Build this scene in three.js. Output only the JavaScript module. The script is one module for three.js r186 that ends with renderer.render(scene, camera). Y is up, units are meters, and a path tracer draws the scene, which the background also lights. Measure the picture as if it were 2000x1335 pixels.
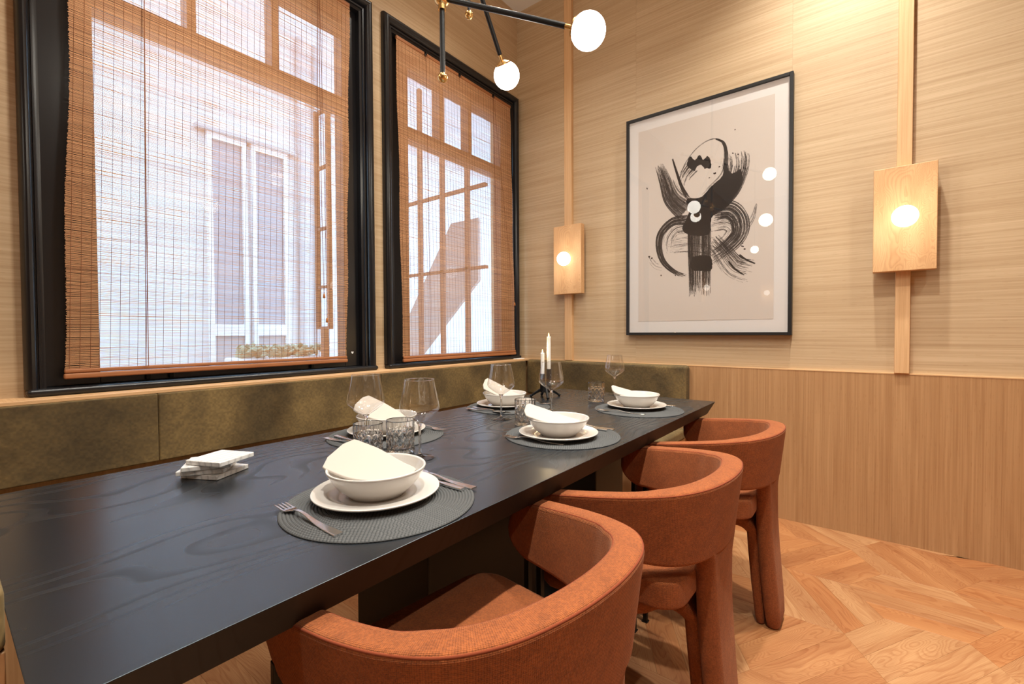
import * as THREE from 'three';
import { RoundedBoxGeometry } from 'three/addons/geometries/RoundedBoxGeometry.js';
import { mergeGeometries, mergeVertices, toCreasedNormals } from 'three/addons/utils/BufferGeometryUtils.js';

// ---------------------------------------------------------------- camera, sky, lights, exposure
const scene = new THREE.Scene();
const camera = new THREE.PerspectiveCamera(73.674, 2000 / 1335, 0.05, 60);
camera.position.set(2.343, 1.1, 3.0577);
camera.rotation.set(THREE.MathUtils.degToRad(-1.239), THREE.MathUtils.degToRad(38.089), THREE.MathUtils.degToRad(-0.279), 'YXZ');
const renderer = new THREE.WebGLRenderer({ antialias: true });
renderer.toneMapping = THREE.LinearToneMapping;
renderer.toneMappingExposure = 1.04;
renderer.shadowMap.enabled = true;
scene.background = new THREE.Color(0.58, 0.94, 1.32);
scene.backgroundIntensity = 5.6;
const SPOT = 24, SPOT_COLOR = new THREE.Color(1, 0.975, 0.89);
const GLOBE = 0.8, SCONCE = 0.20, LAMP_COLOR = new THREE.Color(1, 0.93, 0.80);
// recessed downlights: [x, z, strength]
const DOWNLIGHTS = [[2.25, 0.55, 0.95], [2.25, 1.6, 1], [2.25, 2.75, 1], [0.75, 1.0, 0.3], [0.75, 2.3, 0.3], [3.7, 1.2, 0.5], [3.7, 2.9, 0.5], [2.25, 5.0, 0.5]];

// ---------------------------------------------------------------- helpers
const R = THREE.MathUtils.degToRad, V = (x, y, z) => new THREE.Vector3(x, y, z);
function rng(seed) { let a = seed >>> 0; return () => { a = (a + 0x6d2b79f5) | 0; let t = Math.imul(a ^ (a >>> 15), 1 | a); t = (t + Math.imul(t ^ (t >>> 7), 61 | t)) ^ t; return ((t ^ (t >>> 14)) >>> 0) / 4294967296; }; }
const used = new Map();
function numbered(n) { const k = used.get(n) ?? 0; used.set(n, k + 1); return k ? n + '_' + String(k).padStart(3, '0') : n; }
function tag(o, label, category, group) { o.userData.label = label; o.userData.category = category; if (group) o.userData.group = group; return o; }
function thing(name, label, category, [x, y, z] = [0, 0, 0], turn = 0, group) {
  const o = new THREE.Group(); o.name = numbered(name); o.position.set(x, y, z); o.rotation.y = turn; scene.add(o); return tag(o, label, category, group);
}
function shade(o) { o.traverse((m) => { if (m.isMesh) { m.castShadow = m.receiveShadow = true; } }); return o; }
const checked = new WeakSet();
function outward(geo) { // faces of closed shapes look outwards
  if (checked.has(geo)) return geo; checked.add(geo);
  const p = geo.attributes.position, ix = geo.index, n = ix ? ix.count : p.count, a = V(), b = V(), c = V(); let v = 0;
  for (let i = 0; i < n; i += 3) { const f = (k) => (ix ? ix.getX(i + k) : i + k); a.fromBufferAttribute(p, f(0)); b.fromBufferAttribute(p, f(1)); c.fromBufferAttribute(p, f(2)); v += a.dot(b.cross(c)); }
  if (v < 0) {
    if (ix) for (let i = 0; i < n; i += 3) { const t = ix.getX(i); ix.setX(i, ix.getX(i + 1)); ix.setX(i + 1, t); }
    else for (const at of Object.values(geo.attributes)) for (let i = 0; i < n; i += 3) for (let k = 0; k < at.itemSize; k++) { const t = at.array[i * at.itemSize + k]; at.array[i * at.itemSize + k] = at.array[(i + 1) * at.itemSize + k]; at.array[(i + 1) * at.itemSize + k] = t; }
    const q = geo.attributes.normal; if (q) for (let i = 0; i < q.array.length; i++) q.array[i] *= -1;
  }
  return geo;
}
function part(name, geo, mat, parent, label) {
  outward(geo);
  const m = new THREE.Mesh(geo, mat); m.name = name; m.castShadow = m.receiveShadow = true; parent.add(m); if (label) m.userData.label = label; return m;
}
function single(name, geo, mat, label, category, pos = [0, 0, 0], turn = 0, group) {
  const m = part(numbered(name), geo, mat, scene); m.position.set(...pos); m.rotation.y = turn; return tag(m, label, category, group);
}
function struct(name) { const g = new THREE.Group(); g.name = name; g.userData.kind = 'structure'; scene.add(g); return g; }
function copy(src, name, label, pos, turn, group) {
  const o = src.clone(); o.name = numbered(name); o.userData = { ...src.userData, label }; if (group) o.userData.group = group; o.position.set(...pos); o.rotation.y = turn; scene.add(o); return o;
}
// texture coordinates in metres, projected along each face's main axis of the object itself
function metreUV(geo, ou = 0, ov = 0, swap = false) {
  let g = geo.index ? geo.toNonIndexed() : geo; const p = g.attributes.position, uv = new Float32Array(p.count * 2), a = V(), b = V(), c = V(), n = V();
  for (let i = 0; i < p.count; i += 3) {
    a.fromBufferAttribute(p, i); b.fromBufferAttribute(p, i + 1); c.fromBufferAttribute(p, i + 2);
    n.copy(b).sub(a).cross(c.clone().sub(a)); const x = Math.abs(n.x), y = Math.abs(n.y), z = Math.abs(n.z);
    [a, b, c].forEach((q, k) => {
      let s = x >= y && x >= z ? [q.z, q.y] : y >= z ? [q.x, q.z] : [q.x, q.y]; if (swap) s = [s[1], s[0]];
      uv[(i + k) * 2] = s[0] + ou; uv[(i + k) * 2 + 1] = s[1] + ov;
    });
  }
  g.setAttribute('uv', new THREE.BufferAttribute(uv, 2)); return g;
}
function box(x0, x1, y0, y1, z0, z1, r = 0, seg = 2) {
  const w = x1 - x0, h = y1 - y0, d = z1 - z0;
  const g = r ? new RoundedBoxGeometry(w, h, d, seg, r) : new THREE.BoxGeometry(w, h, d);
  return g.translate((x0 + x1) / 2, (y0 + y1) / 2, (z0 + z1) / 2);
}
const plain = (g) => { const q = g.index ? g.toNonIndexed() : g; for (const k of Object.keys(q.attributes)) if (!['position', 'normal', 'uv'].includes(k)) q.deleteAttribute(k); return q; };
const merge = (list) => mergeGeometries(list.map(plain));
function rod(a, b, r, r2 = r, seg = 16) {
  const d = b.clone().sub(a), g = new THREE.CylinderGeometry(r2, r, d.length(), seg);
  g.applyQuaternion(new THREE.Quaternion().setFromUnitVectors(V(0, 1, 0), d.clone().normalize())); return g.translate((a.x + b.x) / 2, (a.y + b.y) / 2, (a.z + b.z) / 2);
}
function ball(p, r, w = 32, h = 20) { return new THREE.SphereGeometry(r, w, h).translate(p.x, p.y, p.z); }
function lathe(pts, seg = 64) { return new THREE.LatheGeometry(pts.map(([x, y]) => new THREE.Vector2(x, y)), seg); }
// loft of closed rings (arrays of Vector3 of one length), ends closed
function loft(rings, closeEnds = true, ring = true) {
  const n = rings[0].length, pos = [], uv = [], idx = []; let along = 0; const span = [0];
  for (let i = 1; i < rings.length; i++) { along += rings[i][0].distanceTo(rings[i - 1][0]); span.push(along); }
  rings.forEach((r, i) => { let s = 0; for (let k = 0; k <= n; k++) { const q = r[k % n]; if (k) s += q.distanceTo(r[k - 1]); pos.push(q.x, q.y, q.z); uv.push(span[i], s); } });
  const m = n + 1;
  for (let i = 0; i + 1 < rings.length; i++) for (let k = 0; k < n; k++) { const a = i * m + k, b = a + 1, c = a + m, d = c + 1; idx.push(a, c, b, b, c, d); }
  if (closeEnds) for (const [e, flip] of [[0, 0], [rings.length - 1, 1]]) {
    const c = V(); rings[e].forEach((q) => c.add(q)); c.multiplyScalar(1 / n); const ci = pos.length / 3; pos.push(c.x, c.y, c.z); uv.push(span[e], 0);
    const base = pos.length / 3; rings[e].forEach((q) => { pos.push(q.x, q.y, q.z); uv.push(span[e] + q.distanceTo(c), 0); });
    for (let k = 0; k < n; k++) flip ? idx.push(ci, base + (k + 1) % n, base + k) : idx.push(ci, base + k, base + (k + 1) % n);
  }
  const g = new THREE.BufferGeometry(); g.setAttribute('position', new THREE.Float32BufferAttribute(pos, 3)); g.setAttribute('uv', new THREE.Float32BufferAttribute(uv, 2)); g.setIndex(idx);
  g.computeVertexNormals();
  // weld the normals along the lengthwise seam
  const nn = g.attributes.normal;
  for (let i = 0; i < rings.length; i++) { const a = i * m, b = a + n; const v = V(nn.getX(a) + nn.getX(b), nn.getY(a) + nn.getY(b), nn.getZ(a) + nn.getZ(b)).normalize(); nn.setXYZ(a, v.x, v.y, v.z); nn.setXYZ(b, v.x, v.y, v.z); }
  return g;
}
// rounded rectangle outline, centred, in 2D
function roundRect(w, h, r, k = 4) {
  const o = [], c = [[w / 2 - r, h / 2 - r, 0], [-w / 2 + r, h / 2 - r, 1], [-w / 2 + r, -h / 2 + r, 2], [w / 2 - r, -h / 2 + r, 3]];
  for (const [x, y, q] of c) for (let i = 0; i <= k; i++) { const a = (q + i / k) * Math.PI / 2; o.push([x + r * Math.cos(a), y + r * Math.sin(a)]); }
  return o;
}

// ---------------------------------------------------------------- noise and textures
const PERM = (() => { const r = rng(77), p = [...Array(256).keys()]; for (let i = 255; i > 0; i--) { const j = Math.floor(r() * (i + 1)); [p[i], p[j]] = [p[j], p[i]]; } return new Uint8Array([...p, ...p]); })();
function vn(x, y, px, py, s = 0) { // value noise with period px, py
  const xi = Math.floor(x), yi = Math.floor(y), fx = x - xi, fy = y - yi, u = fx * fx * (3 - 2 * fx), v = fy * fy * (3 - 2 * fy);
  const X0 = ((xi % px) + px) % px, X1 = (X0 + 1) % px, Y0 = ((yi % py) + py) % py, Y1 = (Y0 + 1) % py;
  const h = (a, b) => PERM[(PERM[(a + s * 31) & 255] + b + (a >> 8) * 17 + (b >> 8) * 57) & 511 & 255] / 255;
  const a = h(X0, Y0), b = h(X1, Y0), c = h(X0, Y1), d = h(X1, Y1);
  return a + (b - a) * u + (c - a) * v + (a - b - c + d) * u * v;
}
const fbm = (x, y, px, py, s, o = 4) => { let t = 0, a = 0.5, n = 0; for (let i = 0; i < o; i++) { t += a * vn(x, y, px, py, s + i); n += a; x *= 2; y *= 2; px *= 2; py *= 2; a *= 0.5; } return t / n; };
const lin = (hex) => { const c = new THREE.Color(hex); return c.clone().convertLinearToSRGB().toArray().map((v) => v * 255); };
// fn(u, v) -> [r, g, b] 0..255 sRGB (or one number for data maps); size in metres
function tex(w, h, mw, mh, fn, color = true) {
  const d = new Uint8Array(w * h * 4);
  for (let j = 0; j < h; j++) for (let i = 0; i < w; i++) {
    const c = fn(i / w, j / h), k = (j * w + i) * 4;
    if (color) { d[k] = Math.max(0, Math.min(255, c[0])); d[k + 1] = Math.max(0, Math.min(255, c[1])); d[k + 2] = Math.max(0, Math.min(255, c[2])); } else d[k] = d[k + 1] = d[k + 2] = Math.max(0, Math.min(255, c * 255));
    d[k + 3] = 255;
  }
  const t = new THREE.DataTexture(d, w, h); t.wrapS = t.wrapT = THREE.RepeatWrapping; t.magFilter = THREE.LinearFilter; t.minFilter = THREE.LinearMipmapLinearFilter; t.generateMipmaps = true;
  if (color) t.colorSpace = THREE.SRGBColorSpace; t.repeat.set(1 / mw, 1 / mh); t.needsUpdate = true; return t;
}
const mix = (a, b, t) => [a[0] + (b[0] - a[0]) * t, a[1] + (b[1] - a[1]) * t, a[2] + (b[2] - a[2]) * t];
const clamp = (x, a = 0, b = 1) => Math.max(a, Math.min(b, x)), smooth = (a, b, x) => { const t = clamp((x - a) / (b - a)); return t * t * (3 - 2 * t); };

// ---------------------------------------------------------------- materials
const std = (o) => new THREE.MeshStandardMaterial(o), phys = (o) => new THREE.MeshPhysicalMaterial(o);
// fine straight grain; u runs along the grain
function straightGrain(light, dark, seed, amount = 1, fig = 0) {
  return (u, v) => {
    let g = 0.20 * vn(u * 3, v * 60, 3, 60, seed) + 0.32 * vn(u * 5, v * 190, 5, 190, seed + 1) + 0.36 * vn(u * 10, v * 420, 10, 420, seed + 2) + 0.12 * vn(u * 2, v * 14, 2, 14, seed + 3);
    const pore = vn(u * 60, v * 480, 60, 480, seed + 4); g += pore > 0.86 ? 0.16 : 0;
    if (fig) { const w = v * 9 + 1.6 * vn(u * 2, v * 3, 2, 3, seed + 6); g += fig * (0.5 + 0.5 * Math.sin(w * 14)) * smooth(0.45, 0.75, vn(u * 2, v * 4, 2, 4, seed + 7)); }
    return mix(light, dark, clamp((g - 0.5) * 1.9 * amount + 0.5));
  };
}
// cathedral figure: rings cut lengthwise
function cathedral(light, dark, seed, rings = 9) {
  return (u, v) => {
    const wob = 1.5 * fbm(u * 3, v * 3, 3, 3, seed, 3) + 0.35 * vn(u * 10, v * 12, 10, 12, seed + 5), f = (v * 2 - 1) * 1.4 + 1.1 * (wob - 0.9);
    const ring = Math.abs(((f * f * 1.3 + wob * 1.2 + 0.25 * Math.sin(u * 6.283)) * rings) % 1), line = smooth(0.35, 0.95, ring) * (1 - smooth(0.95, 1, ring));
    const fine = vn(u * 20, v * 260, 20, 260, seed + 2), patch = vn(u * 3, v * 5, 3, 5, seed + 3);
    return mix(light, dark, clamp(0.30 * line + 0.34 * fine + 0.55 * patch - 0.12));
  };
}
const veneerMap = tex(1536, 1024, 2.6, 1.3, straightGrain([204, 178, 144], [176, 147, 112], 3, 0.72));
const wainMap = tex(1536, 1024, 2.2, 1.2, straightGrain([188, 147, 104], [162, 120, 80], 21, 0.8, 0.10));
const oakMap = tex(1024, 512, 0.9, 0.45, straightGrain([224, 184, 138], [204, 160, 114], 41, 0.8, 0.2));
const figuredMap = tex(1024, 512, 0.62, 0.30, cathedral([222, 178, 130], [186, 138, 92], 45, 6));
const floorMaps = [51, 57, 63].map((s) => tex(1024, 512, 1.1, 0.34, cathedral([226, 172, 120], [172, 108, 64], s, 4)));
const blackOak = (u, v) => {
  const wob = 1.6 * fbm(u * 4, v * 3, 4, 3, 71, 3) + 0.3 * vn(u * 14, v * 10, 14, 10, 75), f = v * 6.5 + 2.0 * (wob - 0.8), ring = f * 3.2 - Math.floor(f * 3.2);
  return 0.8 * smooth(0.66, 0.9, ring) * (1 - smooth(0.94, 1, ring)) * smooth(0.35, 0.6, vn(u * 3, v * 5, 3, 5, 78)) + 0.22 * Math.max(0, vn(u * 40, v * 420, 40, 420, 79) - 0.55) + 0.07 * vn(u * 14, v * 150, 14, 150, 80);
};
const blackRings = (u, v) => { const wob = 1.6 * fbm(u * 4, v * 3, 4, 3, 71, 3) + 0.3 * vn(u * 14, v * 10, 14, 10, 75), f = v * 6.5 + 2.0 * (wob - 0.8), ring = f * 3.2 - Math.floor(f * 3.2); return smooth(0.62, 0.9, ring) * (1 - smooth(0.93, 1, ring)) * smooth(0.35, 0.6, vn(u * 3, v * 5, 3, 5, 78)); };
const tableMap = tex(2048, 1024, 2.6, 1.0, (u, v) => mix([24, 26, 30], [13, 14, 17], clamp(blackOak(u, v) * 1.2)));
const tableBump = tex(2048, 1024, 2.6, 1.0, (u, v) => 1 - clamp(blackOak(u, v) * 1.1), false);
const tableRough = tex(2048, 1024, 2.6, 1.0, (u, v) => 0.27 + 0.13 * blackRings(u, v), false);
const weave = (u, v) => { const a = u * 48, b = v * 48, i = Math.floor(a), j = Math.floor(b), over = (i + j) & 1, x = a - i - 0.5, y = b - j - 0.5; return over ? Math.max(0, 1 - 3.2 * x * x - 0.9 * y * y) : Math.max(0, 1 - 3.2 * y * y - 0.9 * x * x) * 0.92; };
const fabricMap = tex(768, 768, 0.12, 0.12, (u, v) => { const t = vn(u * 48, v * 48, 48, 48, 81), w = weave(u, v), m = fbm(u * 6, v * 6, 6, 6, 84, 3); return mix([98, 48, 19], [176, 97, 46], clamp(0.18 + 0.34 * t + 0.34 * w + 0.3 * (m - 0.5))); });
const fabricBump = tex(768, 768, 0.12, 0.12, (u, v) => clamp(weave(u, v) * 0.8 + 0.2 * vn(u * 96, v * 96, 96, 96, 87)), false);
const oliveMap = tex(1024, 1024, 1.1, 1.1, (u, v) => {
  const m = fbm(u * 5, v * 5, 5, 5, 91, 5), n = fbm(u * 11, v * 9, 11, 9, 97, 4), s = vn(u * 160, v * 160, 160, 160, 99), k = smooth(0.80, 0.9, vn(u * 7, v * 7, 7, 7, 93));
  return mix(mix([124, 102, 62], [72, 58, 33], clamp((m - 0.33) * 2.6)), [98, 80, 48], clamp(n - 0.25) * 0.8).map((c, i) => c * (0.9 + 0.2 * s) * (1 - 0.10 * k));
});
const oliveBump = tex(512, 512, 0.5, 0.5, (u, v) => fbm(u * 24, v * 24, 24, 24, 101, 4), false);
const plaster = tex(512, 512, 2, 2, (u, v) => { const t = fbm(u * 8, v * 8, 8, 8, 111, 4); return mix([214, 214, 212], [226, 226, 224], t); });
const marbleMap = tex(512, 512, 0.11, 0.11, (u, v) => {
  const w = fbm(u * 3, v * 3, 3, 3, 121, 4), q = Math.abs(Math.sin((u * 5 + v * 1 + 1.5 * w) * 3.1416)), z = Math.abs(Math.sin((u * 11 + v * 1 + 2.2 * w) * 3.1416));
  return mix(mix([226, 223, 219], [158, 157, 158], Math.pow(1 - q, 2) * 0.6 + 0.25 * w), [190, 178, 166], Math.pow(1 - z, 2) * 0.3);
});
const braid = (u, v) => { const b = v, k = (u * 8 + (Math.floor(b * 2) & 1) * 0.5) % 1; return 0.35 + 0.65 * Math.max(0, 1 - Math.pow((k - 0.5) * 2, 2)); };
const matMap = tex(512, 128, 1, 1, (u, v) => mix([34, 36, 38], [98, 98, 97], clamp(braid(u, v) * 0.75 * (0.7 + 0.5 * vn(u * 64, v * 8, 64, 8, 131)))));
const matBump = tex(512, 128, 1, 1, (u, v) => braid(u, v), false);
const bambooMap = tex(512, 512, 0.6, 0.3, (u, v) => mix([232, 178, 130], [188, 132, 90], clamp(0.6 * vn(u * 6, v * 80, 6, 80, 141) + 0.5 * vn(u * 2, v * 20, 2, 20, 143) - 0.1)));
const facadeMap = tex(512, 512, 3, 3, (u, v) => { const t = fbm(u * 6, v * 12, 6, 12, 151, 4), d = vn(u * 40, v * 6, 40, 6, 153); return mix([196, 199, 202], [228, 229, 229], clamp(t * 0.8 + d * 0.25)); });

const M = {
  veneer: std({ map: veneerMap, roughness: 0.55 }), wain: std({ map: wainMap, roughness: 0.5 }), oak: std({ map: oakMap, roughness: 0.5 }),
  figured: std({ map: figuredMap, roughness: 0.5 }), ceiling: std({ map: plaster, color: 0xfff6ec, roughness: 0.9 }),
  subfloor: std({ color: 0x9a6c44, roughness: 0.9 }),
  planks: floorMaps.flatMap((map, i) => [0xcecece, 0xc6bab0, 0xd0c3b6].map((color) => std({ map, color, roughness: 0.42 }))),
  table: phys({ map: tableMap, bumpMap: tableBump, bumpScale: 0.00012, roughnessMap: tableRough, roughness: 1, ior: 1.8, specularColor: new THREE.Color(0.72, 0.9, 1) }), tableEdge: std({ map: tableMap, roughness: 0.6 }), tableDark: std({ color: 0x141213, roughness: 0.5 }),
  fabric: phys({ map: fabricMap, bumpMap: fabricBump, bumpScale: 0.0011, roughness: 0.95, sheen: 0.35, sheenRoughness: 0.5, sheenColor: new THREE.Color(0.75, 0.48, 0.30) }),
  seam: std({ color: 0x7a3312, roughness: 0.95 }),
  olive: phys({ map: oliveMap, bumpMap: oliveBump, bumpScale: 0.0012, roughness: 0.85, sheen: 0.25, sheenRoughness: 0.5, sheenColor: new THREE.Color(0.4, 0.34, 0.2) }),
  blackPaint: std({ color: 0x17171a, roughness: 0.28 }), blackMetal: std({ color: 0x0e0e0f, roughness: 0.4, metalness: 0.4 }), frameBlack: std({ color: 0x120f0e, roughness: 0.45 }),
  brass: std({ color: 0xdcb578, roughness: 0.22, metalness: 1 }), steel: std({ color: 0xe2e2e2, roughness: 0.13, metalness: 1 }),
  wallGlow: std({ color: 0xffffff, roughness: 0.3, emissive: new THREE.Color(1, 0.93, 0.82), emissiveIntensity: 3.2 }),
  glow: std({ color: 0xffffff, roughness: 0.3, emissive: new THREE.Color(1, 0.93, 0.82), emissiveIntensity: 9 }),
  spotGlow: std({ color: 0xffffff, emissive: new THREE.Color(1, 0.92, 0.8), emissiveIntensity: 8 }), spotTrim: std({ color: 0xe8e4de, roughness: 0.5 }),
  china: phys({ color: 0xccc6bf, roughness: 0.18, clearcoat: 0.6, clearcoatRoughness: 0.05 }), paper: std({ color: 0xb3aaa0, roughness: 0.85 }),
  mat: std({ map: matMap, bumpMap: matBump, bumpScale: 0.0008, roughness: 0.75 }),
  marble: phys({ map: marbleMap, roughness: 0.3, clearcoat: 0.3, clearcoatRoughness: 0.2 }),
  glass: phys({ color: 0xffffff, roughness: 0, transmission: 1, thickness: 0.01, ior: 1.5 }),
  cutGlass: phys({ color: 0xffffff, roughness: 0, transmission: 1, thickness: 0.02, ior: 1.5, attenuationColor: new THREE.Color(0.90, 0.96, 0.98), attenuationDistance: 0.1 }),
  thinGlass: phys({ color: 0xffffff, roughness: 0, transmission: 1, thickness: 0, ior: 2.2, side: THREE.DoubleSide }),
  pane: phys({ color: 0xffffff, roughness: 0, transmission: 1, thickness: 0, ior: 1.5 }),
  bamboo: std({ map: bambooMap, roughness: 0.7 }), bambooRail: std({ map: bambooMap, color: 0xc2ab98, roughness: 0.6 }), thread: std({ color: 0x8a5a3c, roughness: 0.9 }), cord: std({ color: 0x8c5a3a, roughness: 0.9 }), tassel: std({ color: 0xb8743a, roughness: 0.6 }),
  wax: phys({ color: 0xf6f1e8, roughness: 0.5, transmission: 0, sheen: 0.2 }), flame: std({ color: 0xffd890, emissive: new THREE.Color(1, 0.72, 0.3), emissiveIntensity: 3 }),
  facade: std({ map: facadeMap, roughness: 0.9 }), facadeDark: std({ color: 0x98a0a8, roughness: 0.6 }), doorLow: std({ color: 0xa4a8ac, roughness: 0.7 }), whiteTrim: std({ color: 0xe4e6e8, roughness: 0.7 }), pipe: std({ color: 0xb4b8bc, roughness: 0.6 }),
  rust: std({ color: 0x7a5240, roughness: 0.7 }), stone: std({ color: 0x9a958d, roughness: 0.95 }), stair: std({ color: 0xbcaaa2, roughness: 0.85 }), white: std({ color: 0xf4f4f2, roughness: 0.6 }), leaf: std({ color: 0x9aa68c, roughness: 0.8 }),
};

// ---------------------------------------------------------------- lamps' light first: recessed ceiling downlights
const CEIL = 3.757;
for (const [i, [x, z, k]] of DOWNLIGHTS.entries()) {
  const where = ['above the corner end of the table edge', 'above the middle of the table edge', 'above the near end of the table edge', 'over the bench near the corner', 'over the bench at the large window', 'over the aisle near the picture wall', 'over the aisle behind the viewer', 'far back over the aisle'][i];
  const t = thing('ceiling_downlight', 'small round recessed ceiling downlight ' + where, 'downlight', [x, CEIL, z], 0, 'recessed ceiling downlights');
  part('trim_ring', new THREE.TorusGeometry(0.05, 0.006, 10, 40).rotateX(Math.PI / 2), M.spotTrim, t);
  part('diffuser', new THREE.CylinderGeometry(0.045, 0.045, 0.004, 32).translate(0, -0.003, 0), M.spotGlow, t);
  const s = new THREE.SpotLight(SPOT_COLOR, SPOT * k, 0, R(58), 0.75, 2); s.position.set(x, CEIL - 0.012, z); s.target.position.set(x, 0, z); s.castShadow = true; s.shadow.radius = 2.2; s.shadow.mapSize.set(1024, 1024);
  scene.add(s, s.target);
}

// ---------------------------------------------------------------- the room shell
const XE = 5.2, ZE = 7.4;
{ // window wall, x = 0, 0.24 m thick, with two openings
  const sh = new THREE.Shape([[-0.3, -0.2], [ZE + 0.2, -0.2], [ZE + 0.2, CEIL + 0.2], [-0.3, CEIL + 0.2]].map(([a, b]) => new THREE.Vector2(a, b)));
  for (const [a, b] of [[1.46, 2.81], [0.05, 1.29]]) sh.holes.push(new THREE.Path([[a, 0.885], [a, 2.99], [b, 2.99], [b, 0.885]].map(([z, y]) => new THREE.Vector2(z, y))));
  const g = new THREE.ExtrudeGeometry(sh, { depth: 0.24, bevelEnabled: false }); g.rotateY(-Math.PI / 2); // shape x -> z, depth -> -x
  const w = part('wall_left', metreUV(g, 0.3, 0.1), M.veneer, scene); w.userData.kind = 'structure';
}
{ // picture wall, z = 0: carcass, veneer sheets above, wainscot sheets below, light oak ledge between
  const w = struct('wall_right');
  part('carcass', box(-0.24, XE + 0.2, -0.2, CEIL + 0.2, -0.3, -0.035), M.tableDark, w);
  const seams = [0, 1.043, 1.981, 2.919, 3.857, 4.795, XE];
  for (let i = 0; i + 1 < seams.length; i++) part('veneer_sheet', metreUV(box(seams[i] + 0.0002, seams[i + 1] - 0.0002, 0.86, CEIL, -0.035, -0.02), 0.77 * i, 0.41 * i), M.veneer, w);
}
{
  const t = struct('trim_1');
  const seams = [0, 0.48, 0.875, 1.27, 1.66, 2.05, 2.44, 2.832, 3.225, 3.62, 4.01, 4.4, 4.79, XE];
  for (let i = 0; i + 1 < seams.length; i++) part('wainscot_sheet', metreUV(box(seams[i] + 0.00012, seams[i + 1] - 0.00012, 0, 0.874, -0.034, 0), 0.37 * i, 0.53 * i, true), M.wain, t);
  part('wainscot_cap', metreUV(box(0, XE, 0.874, 0.88, -0.034, 0.0015)), M.oak, t);
}
for (const [n, x0, x1] of [[2, 0.475, 0.54], [3, 2.444, 2.503]]) { const t = struct('trim_' + n); part('batten', metreUV(box(x0, x1, 0.88, CEIL, -0.02, 0.012, 0.003), n, 0, true), M.oak, t); }
for (const [n, g] of [['wall_back', box(-0.24, XE + 0.2, -0.2, CEIL + 0.2, ZE, ZE + 0.2)], ['wall_far', box(XE, XE + 0.2, -0.2, CEIL + 0.2, -0.3, ZE + 0.2)]]) part(n, metreUV(g), M.veneer, scene).userData.kind = 'structure';
part('ceiling', metreUV(box(-0.24, XE + 0.2, CEIL, CEIL + 0.2, -0.3, ZE + 0.2)), M.ceiling, scene).userData.kind = 'structure';

{ // floor: hexagons of four planks each, three grain directions
  const f = struct('floor'); const S = 0.2325, O = [2.281, 0.639], r = rng(5), G = 0.00015;
  part('subfloor', box(-0.24, XE + 0.2, -0.2, -0.008, -0.3, ZE + 0.2), M.subfloor, f);
  const ang = { '0,0': 60, '1,0': 0, '0,1': 120 };
  const rest = [];
  // hexagon centres: columns in x step 1.5 S, in z step sqrt3 S
  const planks = (cx, cz, dir) => {
    const a = R(dir), c = Math.cos(a), s = Math.sin(a), H = S * Math.sqrt(3) / 2, out = [];
    for (const q of [-2, -1, 0, 1]) {
      const v0 = q * H / 2, v1 = (q + 1) * H / 2, L = (v) => S - Math.abs(v) / Math.sqrt(3);
      const pts = [[-L(v0) + G, v0 + G], [L(v0) - G, v0 + G], [L(v1) - G, v1 - G], [-L(v1) + G, v1 - G]];
      const sh = new THREE.Shape(pts.map(([x, y]) => new THREE.Vector2(x, y)));
      const g = new THREE.ExtrudeGeometry(sh, { depth: 0.0072, bevelEnabled: true, bevelThickness: 0.0004, bevelSize: 0.0004, bevelSegments: 1, bevelOffset: -0.0004 });
      const uv = g.attributes.uv, p = g.attributes.position, ou = r() * 1.1, ov = r() * 0.34; for (let i = 0; i < uv.count; i++) uv.setXY(i, p.getX(i) + ou, p.getY(i) + ov);
      g.rotateX(Math.PI / 2).translate(0, 0, 0); // (x, y) -> (x, z), depth downwards
      g.rotateY(-a); g.translate(cx, -0.0004, cz); out.push(g);
    }
    return out;
  };
  const near = [];
  for (let i = -8; i <= 14; i++) for (let j = -6; j <= 20; j++) {
    const cx = 2.164 + i * 1.5 * S, cz = 0.83 + (j + (i & 1 ? -0.5 : 0)) * Math.sqrt(3) * S;
    if (cx < -0.2 || cx > XE + 0.1 || cz < -0.45 || cz > ZE + 0.1) continue;
    const key = i + ',' + j, fixed = { '0,0': 60, '1,0': 0, '1,1': 120, '2,0': 120, '2,1': 60, '0,-1': 120, '0,1': 120, '1,-1': 60, '2,-1': 0, '-1,1': 0, '-1,2': 60, '0,2': 0, '1,2': 0 }[key];
    const dir = fixed ?? [0, 60, 120][Math.floor(r() * 3)];
    const list = planks(cx, cz, dir); const base = Math.floor(r() * 3);
    const d = Math.hypot(cx - 2.2, cz - 0.9);
    list.forEach((g, k) => { const m = M.planks[((base + (r() < 0.5 ? 0 : 1)) % 3) * 3 + Math.floor(r() * 3)]; near.push([d, g, m]); });
  }
  near.sort((a, b) => a[0] - b[0]);
  let made = 0;
  near.forEach(([d, g, m]) => { // planks end at the walls
    const p = g.attributes.position; for (let k = 0; k < p.count; k++) { p.setX(k, clamp(p.getX(k), 0.0, XE)); p.setZ(k, clamp(p.getZ(k), 0.0, ZE)); }
    g.computeBoundingBox(); const bb = g.boundingBox; if (bb.max.z - bb.min.z < 0.01 || bb.max.x - bb.min.x < 0.01) return;
    if (made++ < 280) part('plank', g, m, f); else rest.push(g);
  });
  part('far_planks', merge(rest), M.planks[0], f).userData.kind = 'stuff';
}

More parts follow.
